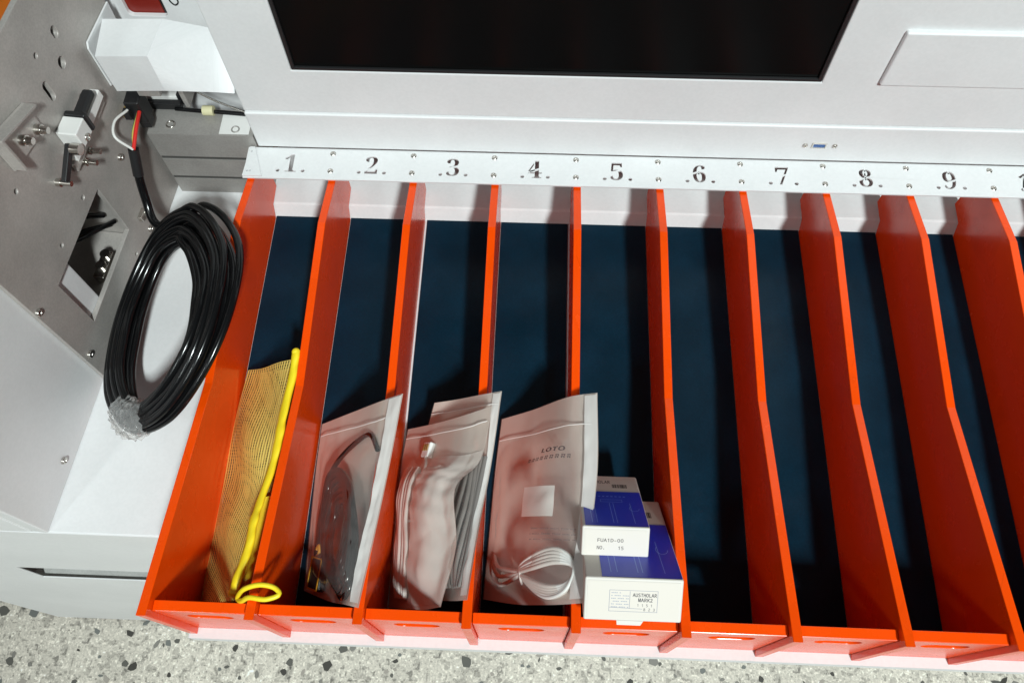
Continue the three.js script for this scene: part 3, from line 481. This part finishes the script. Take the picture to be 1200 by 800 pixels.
// yellow mesh pouch in the first bin
{
  const weave = canvasTex(1024, 1024, (c, w, h) => { c.fillStyle = '#000'; c.fillRect(0, 0, w, h); c.fillStyle = '#fff'; const n = 22; for (let i = 0; i < n; i++) c.fillRect(i * w / n, 0, w / n * 0.6, h); for (let i = 0; i < 90; i++) c.fillRect(0, i * h / 90, w, h / 90 * 0.16); }, false);
  const wv = canvasTex(512, 512, (c, w, h) => { c.fillStyle = '#f5e9a6'; c.fillRect(0, 0, w, h); for (let i = 0; i < 900; i++) { const t = hash(i, 3, 1); c.fillStyle = t > 0.5 ? 'rgba(240,222,140,0.35)' : 'rgba(120,92,30,0.3)'; c.fillRect(hash(i, 1, 1) * w, hash(i, 2, 1) * h, 3, 30); } });
  M.mesh = std({ map: wv, color: lin(0.95, 0.83, 0.45), roughness: 0.6, alphaMap: weave, transparent: true, side: THREE.DoubleSide });
  const S = surface(GRID_MESH), t = thing('mesh_pouch', 'yellow mesh pouch with bright yellow hem in the first bin', 'mesh pouch', [-0.35, 0, -0.16]);
  const wav = (u, v) => 0.0035 * Math.sin(v * 17 + u * 4) * u * (1 - u) * 4 + 0.0012 * Math.sin(v * 9 + 1);
  part('mesh_panel', sheet(S, 0, 1, 0, 1, (u, v) => 0.002 + wav(u, v), 24, 60), M.mesh, t);
  part('mesh_panel', sheet(S, 0, 0.985, 0.01, 0.99, (u, v) => -0.006 - wav(u, v) * 0.6, 24, 60), M.mesh, t);
  const fall = GRID_MESH.map(r => [[Math.max(r[2][0] + 0.004, -0.322), 0.006, r[2][2]], [r[2][0] * 0.5 - 0.31 * 0.5, 0.05, r[2][2]], [r[2][0], r[2][1] - 0.003, r[2][2]]]);
  part('mesh_panel', sheet(surface(fall), 0, 1, 0, 1, 0, 16, 40), M.mesh, t);
  const HEM = [[-0.3090, 0.0965, -0.2887], [-0.3095, 0.0930, -0.2623], [-0.3139, 0.0905, -0.2132], [-0.3137, 0.0905, -0.1891], [-0.3156, 0.0905, -0.1609], [-0.3217, 0.0945, -0.1187], [-0.3233, 0.0985, -0.0984], [-0.3228, 0.1005, -0.0741], [-0.3277, 0.1005, -0.0490], [-0.3317, 0.0970, -0.0290]];
  const hc = new THREE.CatmullRomCurve3(HEM.map(p => V(...p))), hp = [], hi = [], HN = 110, HR = 12;
  for (let j = 0; j <= HN; j++) { const f = j / HN, p = hc.getPoint(f), tg = hc.getTangent(f), b = V(0.75, 0.65, 0).addScaledVector(tg, -V(0.75, 0.65, 0).dot(tg)).normalize(), n = tg.clone().cross(b), w = 0.0058 * (1 + 0.35 * (vnoise(f * 9, 1, 64, 5) - 0.5) + 0.12 * Math.sin(f * 70)), q = 0.0036 * (1 + 0.4 * (vnoise(f * 14, 2, 64, 6) - 0.5));
    for (let i = 0; i < HR; i++) { const a = i / HR * Math.PI * 2, r = p.clone().addScaledVector(n, q * Math.sin(a)).addScaledVector(b, w * Math.cos(a)); hp.push(r.x, r.y, r.z); } }
  for (let j = 0; j < HN; j++) for (let i = 0; i < HR; i++) { const a = j * HR + i, b = j * HR + (i + 1) % HR; hi.push(a, b, b + HR, a, b + HR, a + HR); }
  const hg = new THREE.BufferGeometry(); hg.setAttribute('position', new THREE.Float32BufferAttribute(hp, 3)); hg.setIndex(hi); hg.computeVertexNormals();
  const hem = part('hem', hg, M.yellow, t); at('hem_end', new THREE.SphereGeometry(0.0048, 14, 10), M.yellow, hem, V(...HEM[0])); at('hem_end', new THREE.SphereGeometry(0.0048, 14, 10), M.yellow, hem, V(...HEM[9]));
  part('hem_fold', sheet(surface([[[-0.3345, 0.06, -0.024], [-0.3325, 0.093, -0.0275]], [[-0.3215, 0.07, -0.05], [-0.3277, 0.098, -0.049]], [[-0.313, 0.075, -0.09], [-0.3228, 0.097, -0.08]], [[-0.312, 0.086, -0.13], [-0.32, 0.094, -0.125]]]), 0, 1, 0, 1, (u, v) => 0.0015 * Math.sin(v * 14), 8, 30), std({ color: lin(0.8, 0.6, 0.03), roughness: 0.5, side: THREE.DoubleSide }), t);
  part('drawstring_loop', tube([[-0.3196, 0.1180, -0.0207], [-0.3070, 0.1420, -0.0267], [-0.2911, 0.1470, -0.0303], [-0.2775, 0.1460, -0.0280], [-0.2727, 0.1460, -0.0228], [-0.2834, 0.1470, -0.0177], [-0.3003, 0.1440, -0.0190], [-0.3114, 0.1300, -0.0176]], 0.0024, 80, true), M.yellow, t);
}

// ---------------------------------------------------------------- two small boxes in the fifth bin
{
  const AX = V(0, -0.78, -0.626).normalize(), EY = V(0, -0.626, 0.78).normalize(), NU = EY.clone().negate();
  // end face seen from above: u right, v down the face; long top face: u right, t along the axis
  function carton(label, x0, x1, y, z, h, len, endDraw, farDraw, margin, tabC) {
    const P = V(x0, y, z), w = x1 - x0, c = P.clone().add(V(w / 2, 0, 0)).addScaledVector(AX, len / 2).addScaledVector(EY, h / 2);
    const t = thing('small_box', label, 'box', [c.x, c.y, c.z], 'small blue and white cartons'); t.base = c.clone();
    const R = new THREE.Matrix4().makeBasis(V(1, 0, 0), NU, AX.clone().negate());      // local x right, y out of the blue face, z out of the end face
    const place = g => g.applyMatrix4(R.clone().setPosition(c));
    part('carton', place(boxUV(new RoundedBoxGeometry(w, h, len, 3, 0.0018))), M.card, t);
    const blue = canvasTex(512, 512, (k, W, H) => { k.fillStyle = '#0630c8'; k.fillRect(0, 0, W, H); k.strokeStyle = 'rgba(150,170,235,0.75)'; k.lineWidth = 5; for (const x of [0.12, 0.2, 0.46, 0.52, 0.8]) { k.beginPath(); k.moveTo(W * x, H * 0.92); k.lineTo(W * (x - 0.02), H * 0.35); k.stroke(); } k.strokeRect(W * 0.3, H * 0.25, W * 0.36, H * 0.07); k.beginPath(); k.arc(W * 0.84, H * 0.5, 40, 0, 4); k.stroke(); k.fillStyle = 'rgba(160,180,240,0.7)'; for (let i = 0; i < 8; i++) k.fillRect(W * (0.2 + 0.07 * i), H * 0.14, 20, 12); });
    const bl = len * 0.64, panel = new THREE.PlaneGeometry(w - margin - 0.002, bl).rotateX(-Math.PI / 2).translate(margin / 2, h / 2 + 0.0003, len / 2 - bl / 2 - 0.002);
    part('blue_panel', place(panel), std({ map: blue, roughness: 0.35 }), t, 'blue printed panel');
    const fl = len - bl - 0.006, far = new THREE.PlaneGeometry(w - 0.004, fl).rotateX(-Math.PI / 2).translate(0, h / 2 + 0.0003, -len / 2 + fl / 2 + 0.002);
    part('barcode_print', place(far), std({ map: canvasTex(512, 256, (k, W, H) => { k.fillStyle = '#d3c9bf'; k.fillRect(0, 0, W, H); farDraw(k, W, H); }), roughness: 0.55 }), t);
    const end = new THREE.PlaneGeometry(w - 0.005, h - 0.005).translate(0, 0, len / 2 + 0.0003);
    part('end_print', place(end), std({ map: canvasTex(1024, Math.round(1024 * h / w), (k, W, H) => { k.fillStyle = '#d3cbc2'; k.fillRect(0, 0, W, H); endDraw(k, W, H); }), roughness: 0.55 }), t);
    const tabS = new THREE.Shape(); tabS.moveTo(-0.011, 0); tabS.lineTo(0.013, 0); tabS.lineTo(0.0105, -0.0045); tabS.lineTo(-0.0105, -0.0045); tabS.closePath();
    part('tuck_tab', place(ext(tabS, 0.0012, 0.0002).translate(tabC, -h / 2 + 0.0006, len / 2 - 0.0012)), M.card, t);
  }
  const bars = (k, x, y, w, h, n, s) => { k.fillStyle = '#2a2520'; for (let i = 0; i < n; i++) k.fillRect(x + w * i / n, y, w / n * (0.3 + 0.6 * hash(i, s, 5)), h); };
  carton('lower wide box with a printed label on its white end, fifth bin', 0.0055, 0.0925, 0.18, -0.043, 0.042, 0.168,
    (k, W, H) => { k.strokeStyle = '#6a6f88'; k.lineWidth = 4; k.strokeRect(W * 0.24, H * 0.24, W * 0.52, H * 0.56); k.beginPath(); k.moveTo(W * 0.46, H * 0.26); k.lineTo(W * 0.46, H * 0.72); k.moveTo(W * 0.24, H * 0.7); k.lineTo(W * 0.6, H * 0.72); k.stroke();
      k.fillStyle = '#23222c'; k.font = 'bold 62px monospace'; k.fillText('AUSTHOLAR', W * 0.49, H * 0.4, W * 0.26); k.fillText('MARK2', W * 0.55, H * 0.53, W * 0.16); k.font = '50px monospace'; k.fillText('1 1 5 1', W * 0.54, H * 0.66, W * 0.17); k.fillText('8 2 3', W * 0.61, H * 0.77, W * 0.13);
      k.fillStyle = '#8f93a6'; for (let r = 0; r < 6; r++) for (let i = 0; i < 11; i++) if ((i + r * 3) % 5 < 4 && !(r === 0 && i > 5)) k.fillRect(W * 0.26 + i * 18, H * 0.3 + r * H * 0.075, 13, 10); },
    (k, W, H) => { bars(k, W * 0.62, H * 0.5, W * 0.25, H * 0.25, 26, 2); bars(k, W * 0.1, H * 0.25, W * 0.4, H * 0.12, 30, 6); }, 0.014, -0.003);
  const sx = -0.064, along = 0.04;                                                       // the second box lies on the first
  carton('upper smaller box stacked on the wide box, dot-printed text on its end', 0.0035, 0.0660, 0.1668, -0.0912, 0.03, 0.122,
    (k, W, H) => { k.fillStyle = '#55504c'; k.font = 'bold 92px monospace'; k.fillText('FUA1D-00', W * 0.2, H * 0.5, W * 0.46); k.fillText('NO.', W * 0.2, H * 0.8, W * 0.14); k.fillText('15', W * 0.54, H * 0.8, W * 0.1); },
    (k, W, H) => { k.fillStyle = '#3a332e'; k.font = 'bold 70px monospace'; k.fillText('KUSTHOLAR', W * 0.08, H * 0.5, W * 0.46); bars(k, W * 0.56, H * 0.55, W * 0.26, H * 0.24, 24, 9); }, 0.002, -0.002);
}

// ---------------------------------------------------------------- coil of black cable in the tray
{
  const C = [[-0.4448, 0.1120, -0.4469], [-0.3956, 0.1350, -0.3858], [-0.3862, 0.1400, -0.3294], [-0.3971, 0.1280, -0.2735], [-0.4326, 0.0980, -0.2274], [-0.4804, 0.0650, -0.2184], [-0.5212, 0.0430, -0.2632], [-0.5308, 0.0430, -0.3287], [-0.5222, 0.0510, -0.3907], [-0.4881, 0.0820, -0.4446]].map(p => V(p[0] - 0.006, p[1], p[2] + 0.004));
  const t = thing('cable_coil', 'coil of glossy black cable leaning between metal plate and orange bins', 'cable coil', [-0.46, 0, -0.33]);
  const curve = new THREE.CatmullRomCurve3(C, true), cen = C.reduce((a, p) => a.add(p), V(0, 0, 0)).divideScalar(10);
  const nrm = C[1].clone().sub(C[6]).cross(C[4].clone().sub(C[9])).normalize(); if (nrm.y < 0) nrm.negate();
  const W = 15, r = 0.0043;
  for (let k = 0; k < W; k++) {
    const pr = rr(-1, 1), pn = ((k % 8) / 7) * 2 - 1, pin = k < 8 ? -1 : 1, ph = rr(0, 6.28), pts = [];
    for (let i = 0; i < 40; i++) {
      const f = i / 40, p = curve.getPoint(f), rad = p.clone().sub(cen).addScaledVector(nrm, -p.clone().sub(cen).dot(nrm)).normalize();
      const tight = 1 - 0.4 * Math.exp(-(((f - 0.5 + 1) % 1 > 0.5 ? 1 - (f - 0.5 + 1) % 1 : (f - 0.5 + 1) % 1) ** 2) / 0.006);
      const fan = 1 + 0.5 * Math.exp(-((f - 0.12) ** 2) / 0.03);
      pts.push(p.addScaledVector(rad, tight * fan * (0.0205 * pn - 0.003 + 0.002 * pr + 0.002 * Math.sin(f * 12.56 + ph))).addScaledVector(nrm, tight * (0.0055 * pin + 0.003 * Math.sin(f * 6.28 + ph))));
    }
    part('cable_loop', tube(pts, r, 150, true, 10), M.cable, t);
  }
  // crumpled clear wrap at the bottom of the coil
  const seg = 44, rs = 30, pos = [], idx = [];
  for (let j = 0; j <= seg; j++) {
    const f = 0.455 + 0.1 * j / seg, p = curve.getPoint(f), tg = curve.getTangent(f), rad = p.clone().sub(cen).normalize(), b = rad.clone().addScaledVector(tg, -rad.dot(tg)).normalize(), n = tg.clone().cross(b);
    for (let i = 0; i < rs; i++) { const a = i / rs * Math.PI * 2, cr = 1 + 0.22 * (hash(i, j, 77) - 0.5) + 0.16 * Math.sin(j * 0.9 + i * 0.7) * Math.sin(i * 1.3) , e = Math.min(1, 0.8 + 0.2 * Math.sin(j / seg * Math.PI)); const q = p.clone().addScaledVector(b, 0.0205 * cr * e * Math.cos(a)).addScaledVector(n, 0.0165 * cr * e * Math.sin(a)); pos.push(q.x, q.y, q.z); }
  }
  for (let j = 0; j < seg; j++) for (let i = 0; i < rs; i++) { const a = j * rs + i, b = j * rs + (i + 1) % rs; idx.push(a, b, b + rs, a, b + rs, a + rs); }
  let g = new THREE.BufferGeometry(); g.setAttribute('position', new THREE.Float32BufferAttribute(pos, 3)); g.setIndex(idx); g.computeVertexNormals();
  part('plastic_wrap', g, M.wrap, t, 'crumpled clear plastic wrap binding the coil');
  const clampG = mergeGeometries([new RoundedBoxGeometry(0.016, 0.008, 0.006, 2, 0.001), new THREE.CylinderGeometry(0.003, 0.003, 0.004, 12).rotateX(Math.PI / 2).translate(0.004, 0, 0.004).toNonIndexed()].map(g => g.index ? g.toNonIndexed() : g));
  at('cable_clamp', clampG, M.steel, t, onPlate(0.078, 0.062, 0.0065), plateQ);
  // lead going up to the connector
  const lead = part('cable_lead', tube([[-0.5141, 0.160, -0.5040], [-0.5167, 0.135, -0.4924], [-0.5163, 0.105, -0.4771], [-0.5086, 0.09, -0.4578], [-0.487, 0.089, -0.444]], 0.0052, 50, false, 10), M.cable, t);
  part('heat_shrink', tube([[-0.5133, 0.166, -0.5065], [-0.5150, 0.150, -0.499], [-0.5167, 0.135, -0.4922]], 0.0062, 12, false, 10), M.black, lead);
  part('red_wire', tube([[-0.5133, 0.165, -0.506], [-0.5125, 0.173, -0.53], [-0.515, 0.172, -0.555]], 0.0023, 30), M.red, lead);
  part('white_wire', tube([[-0.514, 0.165, -0.506], [-0.527, 0.185, -0.508], [-0.531, 0.187, -0.527], [-0.526, 0.178, -0.552]], 0.0016, 30), M.wireWhite, lead);
  part('green_wire', tube([[-0.514, 0.164, -0.507], [-0.5185, 0.168, -0.53], [-0.519, 0.168, -0.556]], 0.0013, 30), M.green, lead);
  part('yellow_wire', tube([[-0.5135, 0.165, -0.507], [-0.5165, 0.17, -0.525], [-0.5175, 0.17, -0.556]], 0.0012, 30), M.yellowWire, lead);
}

// ---------------------------------------------------------------- orange panel beyond the plate
{
  const o = thing('orange_panel', 'orange panel glimpsed beyond the top left corner of the plate', 'panel', [-0.95, GY, -0.95]);
  part('panel', bx(-1.2, -0.6, GY, 0.05, -1.15, -0.75, 0.004), std({ color: lin(0.5, 0.12, 0.01), roughness: 0.5 }), o);
}
scene.traverse(o => { if (o.isMesh) { o.castShadow = true; o.receiveShadow = true; } });
renderer.render(scene, camera);
